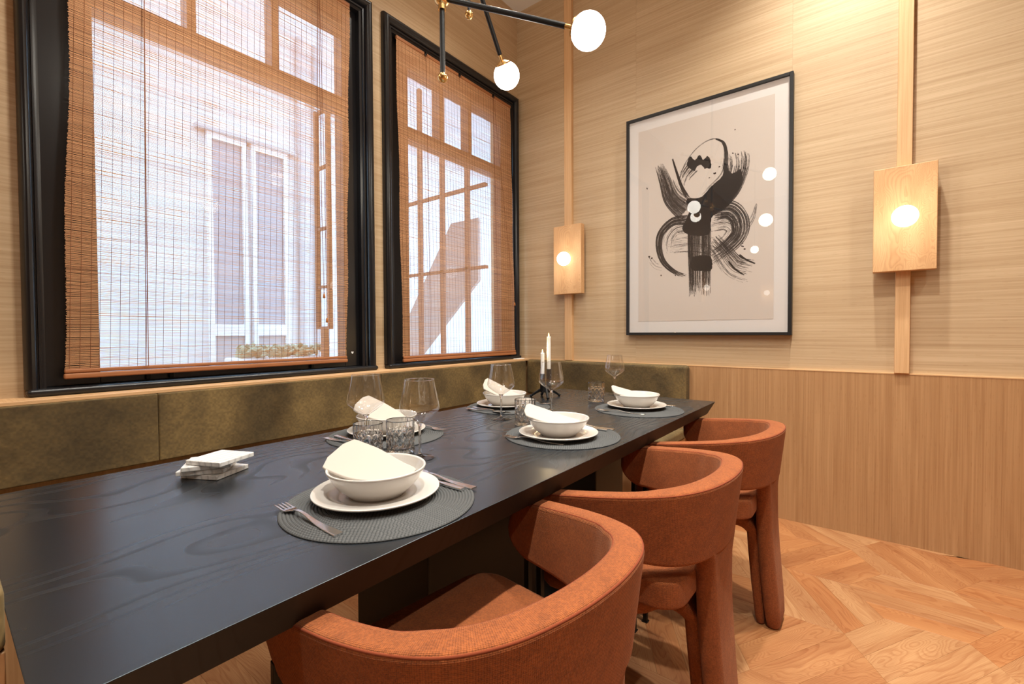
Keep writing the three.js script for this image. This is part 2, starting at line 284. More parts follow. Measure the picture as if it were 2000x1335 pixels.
// ---------------------------------------------------------------- windows
// a run of moulding: profile points (across, out) swept along z or y and mitred
function windowCasing(g, z0, z1, y0, y1, wl, wr, wt) {
  // half-round outer bead with an inner step, made of lofted profiles along each side, mitred corners
  const prof = (w) => { const o = [[0, -0.002]]; for (let i = 0; i <= 8; i++) { const a = Math.PI * (1 - i / 8); o.push([w * 0.31 + w * 0.31 * Math.cos(a), 0.012 + 0.034 * Math.sin(a)]); } o.push([w * 0.66, 0.012], [w * 0.68, 0.02], [w * 0.80, 0.02], [w * 0.82, 0.012], [w, 0.008], [w, -0.03]); return o; };
  const side = (w, f) => prof(w).map(([a, o]) => f(a, o));
  const P = (z, y, x) => V(x, y, z);
  const mk = (rings) => metreUV(toCreasedNormals(loft(rings), 0.6));
  part('casing', mk([side(wl, (a, o) => P(z1 - a, y0, o)), side(wl, (a, o) => P(z1 - a, y1 - a * wt / wl, o))]), M.blackPaint, g);
  part('casing', mk([side(wr, (a, o) => P(z0 + a, y1 - a * wt / wr, o)), side(wr, (a, o) => P(z0 + a, y0, o))]), M.blackPaint, g);
  part('casing', mk([side(wt, (a, o) => P(z1 - a * wl / wt, y1 - a, o)), side(wt, (a, o) => P(z0 + a * wr / wt, y1 - a, o))]), M.blackPaint, g);
}
function buildWindow(n, z0, z1, wl, wr, sl, sr, gz0, gz1, bars) {
  const g = struct('window_' + n), y0 = 0.905, y1 = 3.036;
  windowCasing(g, z0, z1, y0, y1, wl, wr, 0.085);
  part('sill', box(-0.1, 0.056, 0.8805, 0.907, z0 + 0.002, z1 - 0.002, 0.012, 3), M.blackPaint, g);
  const oz0 = z0 + wr - 0.03, oz1 = z1 - wl + 0.03, X0 = -0.11, X1 = -0.028;
  part('sash_stile', box(X0, X1, 0.907, 2.985, gz1, oz1, 0.003), M.blackPaint, g); part('sash_stile', box(X0, X1, 0.907, 2.985, oz0, gz0, 0.003), M.blackPaint, g);
  part('sash_rail', box(X0, X1, 0.907, 0.948, gz0, gz1, 0.003), M.blackPaint, g);
  part('sash_rail', box(X0, X1, 2.812, 2.985, gz0, gz1, 0.003), M.blackPaint, g);
  part('transom_bar', box(X0, X1, 2.362, 2.44, gz0, gz1, 0.003), M.blackPaint, g);
  const zs = [gz0, ...bars, gz1];
  for (const b of bars) part('mullion', box(X0, X1, 2.44, 2.812, b - 0.018, b + 0.018, 0.003), M.blackPaint, g);
  part('pane', box(-0.072, -0.068, 0.94, 2.37, gz0 - 0.005, gz1 + 0.005), M.pane, g);
  for (let i = 0; i + 1 < zs.length; i++) part('pane', box(-0.072, -0.068, 2.43, 2.82, zs[i], zs[i + 1]), M.pane, g);
  return g;
}
const w1 = buildWindow(1, 1.417, 2.857, 0.055, 0.08, 0, 0, 1.586, 2.648, [1.953, 2.316]);
for (const z of [2.50, 2.42, 1.79]) part('catch', box(-0.029, -0.012, 0.912, 0.934, z - 0.009, z + 0.009, 0.003), M.blackMetal, w1);
buildWindow(2, 0.003, 1.34, 0.075, 0.085, 0, 0, 0.17, 1.115, [0.53, 0.82]);

// ---------------------------------------------------------------- bamboo blinds
function blind(label, z0, z1, yTop, yBot, tilt, skew, seed, cords) {
  const t = thing('bamboo_blind', label, 'blind', [0, 0, 0], 0, 'bamboo blinds at the windows'), r = rng(seed);
  const X = (y) => 0.006 + tilt * (yTop - y) / (yTop - yBot), K = (y) => skew * (yTop - y) / (yTop - yBot);
  // slats: thin split-bamboo strips, each a little bent, with narrow gaps
  const pos = [], nor = [], uv = [], idx = []; const pitch = 0.0036; let y = yTop;
  while (y > yBot + 0.035) {
    const h = pitch * (0.40 + 0.18 * r()), a0 = (r() - 0.5) * 0.0012, a1 = (r() - 0.5) * 0.0012, ph = r() * 6.28, fr = 2 + 4 * r(), e0 = (r() - 0.5) * 0.004, e1 = (r() - 0.5) * 0.004, ou = r() * 3, N = 10;
    const w0 = 0.004 * Math.sin(y * 9 + seed), w1 = 0.004 * Math.sin(y * 7 + 2 * seed);
    for (let i = 0; i <= N; i++) {
      const s = i / N, z = z0 + w0 + e0 + (z1 + w1 - z0 - w0 + e1 - e0) * s + K(y), yy = y + a0 * (1 - s) + a1 * s + 0.0005 * Math.sin(ph + fr * s * 6.28), x = X(y), b = pos.length / 3;
      pos.push(x + 0.0008, yy, z, x + 0.0008, yy - h, z, x - 0.0008, yy - h, z, x - 0.0008, yy, z); nor.push(1, 0.2, 0, 1, -0.2, 0, -1, -0.2, 0, -1, 0.2, 0);
      for (let k = 0; k < 4; k++) uv.push(z + ou, yy - (k === 1 || k === 2 ? h : 0));
      if (i) for (const [p, q] of [[0, 1], [1, 2], [2, 3], [3, 0]]) idx.push(b - 4 + p, b + p, b + q, b - 4 + p, b + q, b - 4 + q);
    }
    y -= pitch;
  }
  const g = new THREE.BufferGeometry(); g.setAttribute('position', new THREE.Float32BufferAttribute(pos, 3)); g.setAttribute('normal', new THREE.Float32BufferAttribute(nor, 3)); g.setAttribute('uv', new THREE.Float32BufferAttribute(uv, 2)); g.setIndex(idx);
  part('slats', g, M.bamboo, t).userData.kind = 'stuff';
  const th = []; for (let z = z0 + 0.02; z < z1 - 0.01; z += 0.0285) { const q = z + (r() - 0.5) * 0.004; th.push(rod(V(X(yTop) + 0.0014, yTop, q), V(X(yBot) + 0.0014, yBot + 0.03, q + skew), 0.0007, 0.0007, 5)); }
  part('warp_threads', merge(th), M.thread, t).userData.kind = 'stuff';
  const wy = yBot + 0.022, x = X(yBot);
  part('bottom_rail', metreUV(box(x - 0.008, x + 0.012, yBot, yBot + 0.02, z0 + skew - 0.002, z1 + skew + 0.002, 0.006)), M.bambooRail, t);
  part('bottom_rail', metreUV(box(x - 0.006, x + 0.009, yBot + 0.021, yBot + 0.036, z0 + skew, z1 + skew, 0.005)), M.bambooRail, t);
  part('head_rail', metreUV(box(-0.004, 0.012, yTop - 0.004, yTop + 0.016, z0, z1, 0.003)), M.bambooRail, t);
  for (const c of cords) {
    if (c.hook) { const q = new THREE.TorusGeometry(0.008, 0.0025, 8, 16, 4.4); q.rotateY(Math.PI / 2).translate(0.024, yTop - 0.01, c.z); part('hook', merge([q, box(0.008, 0.028, yTop - 0.004, yTop + 0.016, c.z - 0.005, c.z + 0.005, 0.002)]), M.blackMetal, t); }
    if (c.end) for (const [dz, ey, ez] of c.end) {
      const a = V(0.024, yTop - 0.01, c.z), b = V(X(ey) + 0.02, ey, ez), m = a.clone().lerp(b, 0.55); m.z += dz;
      part('pull_cord', new THREE.TubeGeometry(new THREE.QuadraticBezierCurve3(a, m, b), 24, 0.0014, 6), M.cord, t);
      if (c.tassel) part('tassel', lathe([[0, 0.012], [0.003, 0.011], [0.0055, 0.002], [0.007, -0.012], [0, -0.014]], 14).translate(b.x, b.y, b.z), M.tassel, t);
    }
  }
  return t;
}
blind('wide woven bamboo blind over the large left window', 1.555, 2.700, 2.945, 0.936, 0.022, 0.058, 11, [
  { z: 2.49, hook: 1, end: [[0, 0.97, 2.522], [0.004, 0.97, 2.514]] }, { z: 1.745, hook: 1, end: [[0.012, 1.30, 1.752], [-0.008, 1.17, 1.738]], tassel: 1 }, { z: 1.752, end: [[0, 0.97, 1.80]] }]);
blind('narrow woven bamboo blind over the small window by the corner', 0.085, 1.232, 2.935, 0.916, 0.040, 0.0, 23, [
  { z: 1.002, hook: 1, end: [[0, 0.95, 1.02]] }, { z: 0.684, hook: 1 }, { z: 0.315, hook: 1, end: [[0.01, 1.33, 0.105]], tassel: 1 }, { z: 0.32, end: [[0, 0.95, 0.315]] }]);

// ---------------------------------------------------------------- what stands outside the windows
{
  const st = part('street_ground', box(-9, -0.24, -0.5, -0.2, -9, 9), M.stone, scene); st.userData.kind = 'structure';
  const X = -4, t = thing('building', 'pale building across the street, seen through the large blind', 'building', [X, -0.2, 0]);
  part('wall', metreUV(box(-3, 0, 0, 6.1, -9, 9)), M.facade, t);
  for (const [z0, z1] of [[0.57, 0.91], [0.05, 0.41]]) {
    part('tall_window', box(-0.02, 0.03, 1.42, 3.66, z0, z1, 0.01), M.facadeDark, t); part('window_foot', box(-0.02, 0.03, 0.2, 1.27, z0, z1, 0.01), M.doorLow, t);
    part('window_frame', merge([box(0, 0.07, 0.2, 3.74, z0 - 0.05, z0), box(0, 0.07, 0.2, 3.74, z1, z1 + 0.05), box(0, 0.07, 3.66, 3.74, z0, z1), box(0, 0.07, 1.27, 1.42, z0, z1)]), M.whiteTrim, t);
  }
  part('cornice', box(0, 0.10, 3.74, 3.80, -0.10, 1.08, 0.01), M.pipe, t);
  part('drainpipe', merge([rod(V(0.06, 0, -0.2), V(0.06, 5.4, -0.2), 0.05), rod(V(0.05, 0, -0.42), V(0.05, 5.4, -0.42), 0.03)]), M.pipe, t);
  part('sill_band', box(0, 0.12, 4.55, 4.75, -9, 9, 0.02), M.whiteTrim, t);
  const s = thing('steel_screen', 'rusty brown steel framed screen outside the small corner window', 'screen', [0, 0, -0.1]);
  for (const x of [-1.33, -1.0, -0.66]) part('post', box(x - 0.02, x + 0.02, -0.2, 3.6, -0.02, 0.02), M.rust, s);
  for (const y of [2.45, 1.70]) part('rail', box(-2.2, -0.42, y - 0.014, y + 0.014, -0.02, 0.02), M.rust, s);
  const st2 = thing('outdoor_stair', 'grey brown outdoor stair rising behind the steel screen', 'stair', [0, -0.2, -0.55]);
  const sh = new THREE.Shape([[-2.7, 0.6], [-2.3, 0.6], [-0.9, 1.85], [-0.9, 2.5], [-1.3, 2.5]].map(([a, b]) => new THREE.Vector2(a, b)));
  part('stringer', new THREE.ExtrudeGeometry(sh, { depth: 0.04, bevelEnabled: false }), M.stair, st2);
  for (let i = 0; i < 6; i++) part('tread', box(-2.25 + i * 0.2, -2.06 + i * 0.2, 0.98 + i * 0.18, 1.0 + i * 0.18, -0.15, -0.001), M.stair, st2);
  part('support', box(-2.6, -2.4, 0, 0.62, -0.5, -0.1), M.stair, st2); part('support', box(-1.1, -0.95, 0, 1.86, -0.5, -0.4), M.stair, st2);
  const f = thing('steel_window_frame', 'narrow rusty steel frame with cross bars outside the large window', 'steel frame', [0, 0, 1.2]);
  for (const x of [-1.01, -0.845]) part('post', box(x - 0.014, x + 0.014, 1.13, 2.79, -0.015, 0.015), M.rust, f);
  for (const y of [1.14, 1.45, 1.89, 2.35, 2.77]) part('cross_bar', box(-1.01, -0.845, y - 0.01, y + 0.01, -0.012, 0.012), M.rust, f);
  part('foot', box(-0.95, -0.90, -0.2, 1.13, -0.02, 0.02), M.rust, f);
  const b = thing('window_box', 'low pale stone planter outside the large window', 'planter', [-1.25, -0.2, 1.42]);
  part('trough', box(-0.18, 0.18, 0, 1.12, -0.35, 0.3, 0.02), M.whiteTrim, b);
  const r = rng(9), lv = []; for (let i = 0; i < 260; i++) { const g = new THREE.SphereGeometry(0.02 + 0.015 * r(), 6, 4); g.scale(1, 0.35, 0.7).rotateZ(r() * 3).rotateY(r() * 6).translate((r() - 0.5) * 0.32, 1.13 + r() * 0.07, -0.3 + r() * 0.55); lv.push(g); }
  part('foliage', merge(lv), M.leaf, b).userData.kind = 'stuff';
}

// ---------------------------------------------------------------- bench with upholstered backs
{
  const t = thing('corner_bench', 'built-in corner bench with olive upholstered backs below the windows', 'bench');
  part('seat_base', metreUV(merge([box(0, 0.52, 0, 0.40, 0, 3.0), box(0.52, 1.40, 0, 0.40, 0.001, 0.48)]), 0, 0, true), M.wain, t);
  part('back_panel', metreUV(merge([box(0, 0.05, 0.40, 0.866, 0.0, 3.0), box(0.05, 1.42, 0.40, 0.60, 0.0, 0.03)]), 0, 0, true), M.wain, t);
  part('window_ledge', metreUV(box(-0.0, 0.138, 0.866, 0.8795, 0.0, 3.08, 0.002), 0, 0), M.oak, t);
  part('end_panel', metreUV(box(0, 1.535, 0, 0.722, 3.0095, 3.09, 0.002), 0, 0, true), M.wain, t);
  const zs = [0.076, 1.47, 2.51, 3.0];
  for (let i = 0; i < 3; i++) part('back_cushion', metreUV(box(0.05, 0.15, 0.60, 0.866, zs[i] + 0.0005, zs[i + 1] - 0.0005, 0.006, 3), i * 0.3, i * 0.7), M.olive, t);
  part('back_cushion', metreUV(box(0.152, 1.425, 0.60, 0.878, 0.001, 0.075, 0.022, 4), 0.5, 0.2), M.olive, t);
  part('back_cushion', metreUV(box(0.02, 1.54, 0.722, 0.80, 3.009, 3.09, 0.010, 4), 0.1, 0.6), M.olive, t);
  for (const [z0, z1] of [[0.49, 1.3], [1.3, 2.1], [2.1, 3.0]]) part('seat_cushion', metreUV(box(0.05, 0.55, 0.40, 0.47, z0 + 0.001, z1 - 0.001, 0.02, 3), z0, 0), M.olive, t);
  part('seat_cushion', metreUV(box(0.05, 1.41, 0.40, 0.47, 0.032, 0.488, 0.02, 3), 0.3, 0.1), M.olive, t);
}

// ---------------------------------------------------------------- table
{
  const t = thing('dining_table', 'long black oak dining table with slanted edges, laid for five', 'table');
  const X0 = 0.845, X1 = 1.743, Z0 = 0.655, Z1 = 3.006, top = 0.75, bot = 0.69, ins = 0.03, r = 0.006;
  const ring = (y, d) => { const w = X1 - X0 - 2 * d, h = Z1 - Z0 - 2 * d; return roundRect(w, h, Math.max(0.004, r - d * 0.1), 3).map(([a, b]) => V((X0 + X1) / 2 + a, y, (Z0 + Z1) / 2 + b)); };
  const topG = metreUV(toCreasedNormals(loft([ring(top - 0.02, 0.012), ring(top - 0.0012, 0.0004), ring(top - 0.0004, 0.0001), ring(top, 0.0008)]), 0.2));
  const edgeG = metreUV(toCreasedNormals(loft([ring(bot, ins), ring(bot + 0.001, ins - 0.0005), ring(top - 0.0012, 0.0002), ring(top - 0.0012, 0.02)]), 0.5));
  // grain runs along the length (z): swap u and v on the top
  for (const g of [topG, edgeG]) { const uv = g.attributes.uv; for (let i = 0; i < uv.count; i++) uv.setXY(i, uv.getY(i) + 0.35, uv.getX(i) + 0.1); }
  part('tabletop', topG, M.table, t); part('edge_band', edgeG, M.tableEdge, t);
  for (const [z0, z1] of [[1.72, 2.23], [0.98, 1.26]]) part('pedestal', box(1.06, 1.40, 0.012, 0.69, z0, z1, 0.006), M.tableDark, t);
  part('base_plate', box(1.02, 1.44, 0, 0.012, 0.94, 2.27, 0.003), M.tableDark, t);
}

// ---------------------------------------------------------------- barrel chairs
function makeChair(label) {
  const t = thing('dining_chair', label, 'chair', [0, 0, 0], 0, 'rust barrel chairs along the table');
  // outer outline of the curved back, from one arm's front to the other's (x forward is negative)
  const half = [[-0.455, 0.322], [-0.38, 0.318], [-0.30, 0.308], [-0.22, 0.294], [-0.14, 0.268], [-0.075, 0.228], [-0.03, 0.165], [-0.007, 0.085], [0, 0]];
  const ctrl = [...half, ...half.slice(0, -1).reverse().map(([x, z]) => [x, -z])].map(([x, z]) => V(x, 0, z));
  const curve = new THREE.CatmullRomCurve3(ctrl, false, 'centripetal'), N = 110, T = 0.05, rings = [], len = curve.getLength();
  const rim = (x) => 0.735 + 0.125 * Math.min(0, x) + 0.05 * x * x * 0;
  const outs = [], ins = [];
  for (let i = 0; i <= N; i++) {
    const q = i / N, e = 0.5 - 0.5 * Math.cos(q * Math.PI), u = 0.35 * e + 0.65 * q, p = curve.getPointAt(u), d = curve.getTangentAt(u), n = V(-d.z, 0, d.x); // to be turned inward
    if (n.x * (-0.25 - p.x) + n.z * (0 - p.z) < 0) n.negate();
    const s = Math.min(u, 1 - u) * len, rb = 0.085, rt = 0.03, rc = 0.022;
    let yb = 0.543 + 0.012 * smooth(0.05, 0.3, -p.x), yt = rim(p.x); const k = smooth(0.0, 0.05, -p.x - 0.1) ;
    if (s < rb) yb += rb - Math.sqrt(rb * rb - (rb - s) ** 2); if (s < rt) yt -= rt - Math.sqrt(rt * rt - (rt - s) ** 2);
    let th = T + 0.008 * (1 - k); let off = 0; if (s < rc) { const c = (rc - Math.sqrt(rc * rc - (rc - s) ** 2)); off = c * 0.9; th -= 2 * off; }
    const h = yt - yb, sec = roundRect(th, h, Math.min(0.011, th * 0.45), 3);
    const lean = (y) => -0.022 * (1 - (y - yb) / h);
    rings.push(sec.map(([a, b]) => { const y = yb + h / 2 + b, o = off + th / 2 + a - lean(y); return V(p.x + n.x * o, y, p.z + n.z * o); }));
    outs.push(V(p.x + n.x * (off + 0.004), yt - 0.0045, p.z + n.z * (off + 0.004))); ins.push(V(p.x + n.x * (off + th - 0.004), yt - 0.0045, p.z + n.z * (off + th - 0.004)));
  }
  part('back_shell', loft(rings), M.fabric, t);
  for (const line of [outs, ins]) part('piping', new THREE.TubeGeometry(new THREE.CatmullRomCurve3(line.filter((_, i) => i % 2 === 0)), 160, 0.0022, 6), M.seam, t);
  // rear leg, flowing out of the back
  const K = [[0.625, -0.022, 0.016, 0.150], [0.60, -0.0195, 0.024, 0.146], [0.575, -0.0185, 0.034, 0.134], [0.555, -0.0195, 0.042, 0.122], [0.53, -0.0225, 0.046, 0.110], [0.50, -0.026, 0.049, 0.101], [0.45, -0.026, 0.051, 0.094], [0.38, -0.024, 0.052, 0.089], [0.28, -0.018, 0.053, 0.084], [0.18, -0.010, 0.054, 0.080], [0.08, -0.002, 0.053, 0.075], [0.03, 0, 0.05, 0.068], [0.004, -0.006, 0.040, 0.058]];
  const leg = K.map(([y, xo, th, hw], i) => roundRect(th, 2 * hw, Math.min(th * 0.47, 0.025), 6).map(([a, b]) => V(xo - th / 2 + a - 1.08 * b * b * (y > 0.4 ? 1 : 1.15), y, b)));
  part('rear_leg', loft(leg.reverse()), M.fabric, t);
  // inner frame: up behind the rear leg, round the bend and forward below the seat
  const path = [[-0.070, 0.004, 0.052, 0.026], [-0.073, 0.03, 0.057, 0.032], [-0.083, 0.15, 0.063, 0.036], [-0.091, 0.27, 0.068, 0.040]];
  for (let i = 1; i <= 6; i++) { const a = i / 6 * Math.PI / 2; path.push([-0.093 - 0.058 * (1 - Math.cos(a)), 0.332 + 0.058 * Math.sin(a), 0.070 + 0.034 * i / 6, 0.04]); }
  for (const [x, w] of [[-0.165, 0.120], [-0.185, 0.160], [-0.215, 0.190], [-0.25, 0.204], [-0.33, 0.208], [-0.45, 0.208], [-0.48, 0.19]]) path.push([x, 0.390, w, 0.038]);
  const fr = path.map(([x, y, hw, th], i) => { const a = path[Math.max(0, i - 1)], b = path[Math.min(path.length - 1, i + 1)], d = V(b[0] - a[0], b[1] - a[1], 0).normalize(), n = V(-d.y, d.x, 0); return roundRect(th, 2 * hw, 0.013, 3).map(([q, w]) => V(x + n.x * q, y + n.y * q, w)); });
  part('seat_frame', loft(fr), M.fabric, t);
  part('seat_support', box(-0.42, -0.2, 0.405, 0.446, -0.10, 0.10, 0.004), M.seam, t);
  // seat cushion: rounded plan, slightly crowned
  const plan = (s, y, cr) => roundRect(0.43 * 1 - 0.04 * (1 - s) , 0.46 - 0.04 * (1 - s), 0.07, 6).map(([a, b]) => V(-0.292 + a, y, b));
  const cush = [[0.86, 0.440], [0.94, 0.441], [0.985, 0.446], [1.0, 0.456], [1.0, 0.488], [0.975, 0.500], [0.87, 0.506], [0.2, 0.513], [-2, 0.517]].map(([s, y]) => plan(s, y));
  part('seat_cushion', metreUV(loft(cush)), M.fabric, t);
  for (const s of [-1, 1]) part('front_leg', merge([box(-0.425, -0.409, 0, 0.585, s * 0.295 - 0.008, s * 0.295 + 0.008, 0.002), box(-0.428, -0.406, 0, 0.004, s * 0.295 - 0.011, s * 0.295 + 0.011)]), M.blackMetal, t);
  return t;
}
const CHAIRS = [[2.058, 2.48, R(-6)], [2.082, 1.782, R(-1)], [2.100, 1.107, R(0)]];
const chair0 = makeChair('nearest rust orange barrel chair, in the foreground below the stacked coasters side of the table');
chair0.userData.label = 'nearest rust orange barrel chair, cut off by the bottom of the photo'; chair0.position.set(CHAIRS[0][0], 0, CHAIRS[0][1]); chair0.rotation.y = CHAIRS[0][2];
copy(chair0, 'dining_chair', 'middle one of the three rust orange barrel chairs at the table', [CHAIRS[1][0], 0, CHAIRS[1][1]], CHAIRS[1][2]);
copy(chair0, 'dining_chair', 'farthest rust orange barrel chair, nearest the wood panelled wall', [CHAIRS[2][0], 0, CHAIRS[2][1]], CHAIRS[2][2]);

// ---------------------------------------------------------------- place settings
const TOP = 0.75;
function matGeo() {
  const pos = [], uv = [], idx = [], RR = 0.192, n = 30, p = RR / n, SEG = 128;
  for (let k = 0; k < n; k++) {
    const r0 = k * p, rep = Math.max(1, Math.round(2 * Math.PI * (r0 + p / 2) / 0.052)), b = pos.length / 3;
    for (let i = 0; i <= SEG; i++) for (let j = 0; j <= 4; j++) { const a = i / SEG * 2 * Math.PI, s = j / 4, r = r0 + p * s, y = 0.0022 + 0.0022 * Math.sin(s * Math.PI); pos.push(r * Math.cos(a), y, r * Math.sin(a)); uv.push(i / SEG * rep, s); }
    for (let i = 0; i < SEG; i++) for (let j = 0; j < 4; j++) { const q = b + i * 5 + j; idx.push(q, q + 1, q + 5, q + 1, q + 6, q + 5); }
  }
  const b = pos.length / 3; // rim and underside
  for (let i = 0; i <= SEG; i++) { const a = i / SEG * 2 * Math.PI; for (const [r, y] of [[RR, 0.0022], [RR + 0.001, 0.0012], [RR, 0], [0, 0]]) { pos.push(r * Math.cos(a), y, r * Math.sin(a)); uv.push(i / SEG * 23, y * 300); } }
  for (let i = 0; i < SEG; i++) for (let j = 0; j < 3; j++) { const q = b + i * 4 + j; idx.push(q, q + 1, q + 4, q + 1, q + 5, q + 4); }
  const g = new THREE.BufferGeometry(); g.setAttribute('position', new THREE.Float32BufferAttribute(pos, 3)); g.setAttribute('uv', new THREE.Float32BufferAttribute(uv, 2)); g.setIndex(idx); g.computeVertexNormals(); return g;
}
const smoothLathe = (pts, seg = 80) => lathe(new THREE.SplineCurve(pts.map(([x, y]) => new THREE.Vector2(x, y))).getPoints(pts.length * 5).map((p) => [Math.max(0, p.x), p.y]), seg);
const plateGeo = lathe([[0, 0.006], [0.076, 0.006], [0.082, 0.0066], [0.086, 0.0088], [0.093, 0.0125], [0.100, 0.0142], [0.122, 0.0172], [0.1285, 0.0188], [0.1306, 0.0186], [0.1312, 0.0168], [0.130, 0.0148], [0.122, 0.0128], [0.098, 0.0090], [0.086, 0.0045], [0.082, 0.0012], [0.080, 0], [0.074, 0], [0.072, 0.0018], [0, 0.0018]], 96);
const bowlGeo = lathe([[0, 0.007], [0.045, 0.0078], [0.060, 0.0115], [0.074, 0.021], [0.085, 0.034], [0.0925, 0.047], [0.0965, 0.0555], [0.0985, 0.0578], [0.1008, 0.0585], [0.1022, 0.0572], [0.1022, 0.0545], [0.1008, 0.0515], [0.0975, 0.0475], [0.091, 0.0355], [0.080, 0.0205], [0.067, 0.0085], [0.060, 0.0035], [0.058, 0], [0.053, 0], [0.052, 0.0025], [0, 0.0032]], 96);
// folded napkin: a tapering stack of folds, gently bowed, lying from the bowl's floor over its rim
function napkinGeo() {
  const rings = [], N = 20, L = 0.185;
  for (let i = 0; i <= N; i++) {
    const s = i / N, x = -L * 0.42 + L * s, w = (0.030 + 0.026 * smooth(0, 0.7, s)) * (s > 0.93 ? Math.sqrt(1 - 0.75 * ((s - 0.93) / 0.07) ** 2) : 1) * (s < 0.06 ? 0.8 + s * 3.3 : 1);
    const y = 0.005 * (s - 0.5) ** 2 * 4;
    rings.push(roundRect(2 * w, 0.0065, 0.003, 2).map(([a, b]) => V(x, y + b - 0.4 * a * a, a)));
  }
  return loft(rings);
}
const cutlery = (outline, depth, bend, holes = []) => {
  const sh = new THREE.Shape(); outline.forEach(([x, y], i) => (i ? sh.lineTo(x, y) : sh.moveTo(x, y)));
  const g = new THREE.ExtrudeGeometry(sh, { depth, bevelEnabled: true, bevelThickness: 0.0006, bevelSize: 0.0006, bevelSegments: 2, steps: 1 });
  g.rotateX(-Math.PI / 2); return g;
};
// a strip along x with width(x) and height(x), subdivided so that it bends; split gives tines
function strip(x0, x1, n, width, height, th, dish) {
  const rings = []; for (let i = 0; i <= n; i++) { const x = x0 + (x1 - x0) * i / n, w = width(x), y = height(x), t = typeof th === 'function' ? th(x) : th; rings.push(roundRect(2 * w, t, Math.min(t * 0.42, w * 0.8), 3).map(([a, b]) => V(x, y + b + (dish ? dish(x, a / w) : 0), a))); }
  return loft(rings);
}
const handleW = (x) => 0.0032 + 0.0058 * smooth(0.05, 0.20, x) ** 1.2, handleY = (x) => 0.0018 + 0.0085 * Math.exp(-(((x - 0.07) / 0.045) ** 2));
function forkParts(t) {
  part('handle', strip(0.045, 0.200, 30, handleW, handleY, (x) => 0.0022 + 0.0012 * smooth(0.12, 0.2, x)), M.steel, t);
  const headY = (x) => 0.0018 + 0.0062 * Math.exp(-(((x - 0.06) / 0.035) ** 2)) + 0.004 * smooth(0.03, -0.01, x);
  const shoulder = strip(0.022, 0.047, 10, (x) => 0.0032 + 0.0088 * smooth(0.050, 0.030, x), headY, 0.0018);
  const tines = []; for (const z of [-0.0101, -0.0034, 0.0034, 0.0101]) tines.push(strip(-0.014, 0.024, 12, (x) => 0.0017 * (0.45 + 0.55 * smooth(-0.016, 0.0, x)), headY, 0.0016).translate(0, 0, z));
  part('head', shoulder, M.steel, t); for (const g of tines) part('tine', g, M.steel, t);
}
function knifeParts(t) {
  part('handle', strip(0.095, 0.215, 24, (x) => 0.0048 + 0.0030 * smooth(0.1, 0.2, x), () => 0.0036, 0.0062), M.steel, t);
  part('blade', strip(-0.005, 0.097, 20, (x) => 0.0085 * Math.sqrt(clamp((x + 0.0055) / 0.03)) * (1 - 0.42 * smooth(0.08, 0.097, x)), () => 0.0022, 0.0016), M.steel, t);
}
function spoonParts(t) {
  part('handle', strip(0.052, 0.205, 30, handleW, handleY, (x) => 0.0022 + 0.0012 * smooth(0.12, 0.2, x)), M.steel, t);
  part('bowl', strip(-0.006, 0.056, 20, (x) => Math.max(0.0032, 0.020 * Math.sqrt(Math.max(0, 1 - ((x - 0.024) / 0.0305) ** 2))), () => 0.0062, 0.0015, (x, a) => -0.0050 * Math.max(0, 1 - a * a - ((x - 0.024) / 0.032) ** 2)), M.steel, t);
}
const matG = matGeo(), napG = napkinGeo();
// [mat x, z, plate x, z, turn, napkin turn, words]
const SETTINGS = [
  [1.547, 2.485, 1.520, 2.476, 0, 0, 'in the setting nearest the camera'],
  [1.528, 1.745, 1.530, 1.773, 0, 1, 'in the setting at the middle chair'],
  [1.531, 1.105, 1.510, 1.078, 0, 2, 'in the setting at the farthest chair'],
  [1.046, 2.10, 1.030, 2.087, Math.PI, 3, 'in the bench side setting behind two tumblers'],
  [1.019, 1.395, 0.998, 1.400, Math.PI, 4, 'in the bench side setting beside the candles'],
];
const NAP = [ // where each napkin lies: offset x, z, turn (0 points +x), pitch, roll
  [0.002, -0.002, R(203), R(13), R(-20)], [-0.004, 0.008, R(213), R(15), R(-12)], [-0.004, 0.008, R(213), R(13), R(-11)], [0.0, 0.0, R(215), R(22), R(-20)], [0.0, 0.0, R(220), R(24), R(-22)]];
const proto = {};
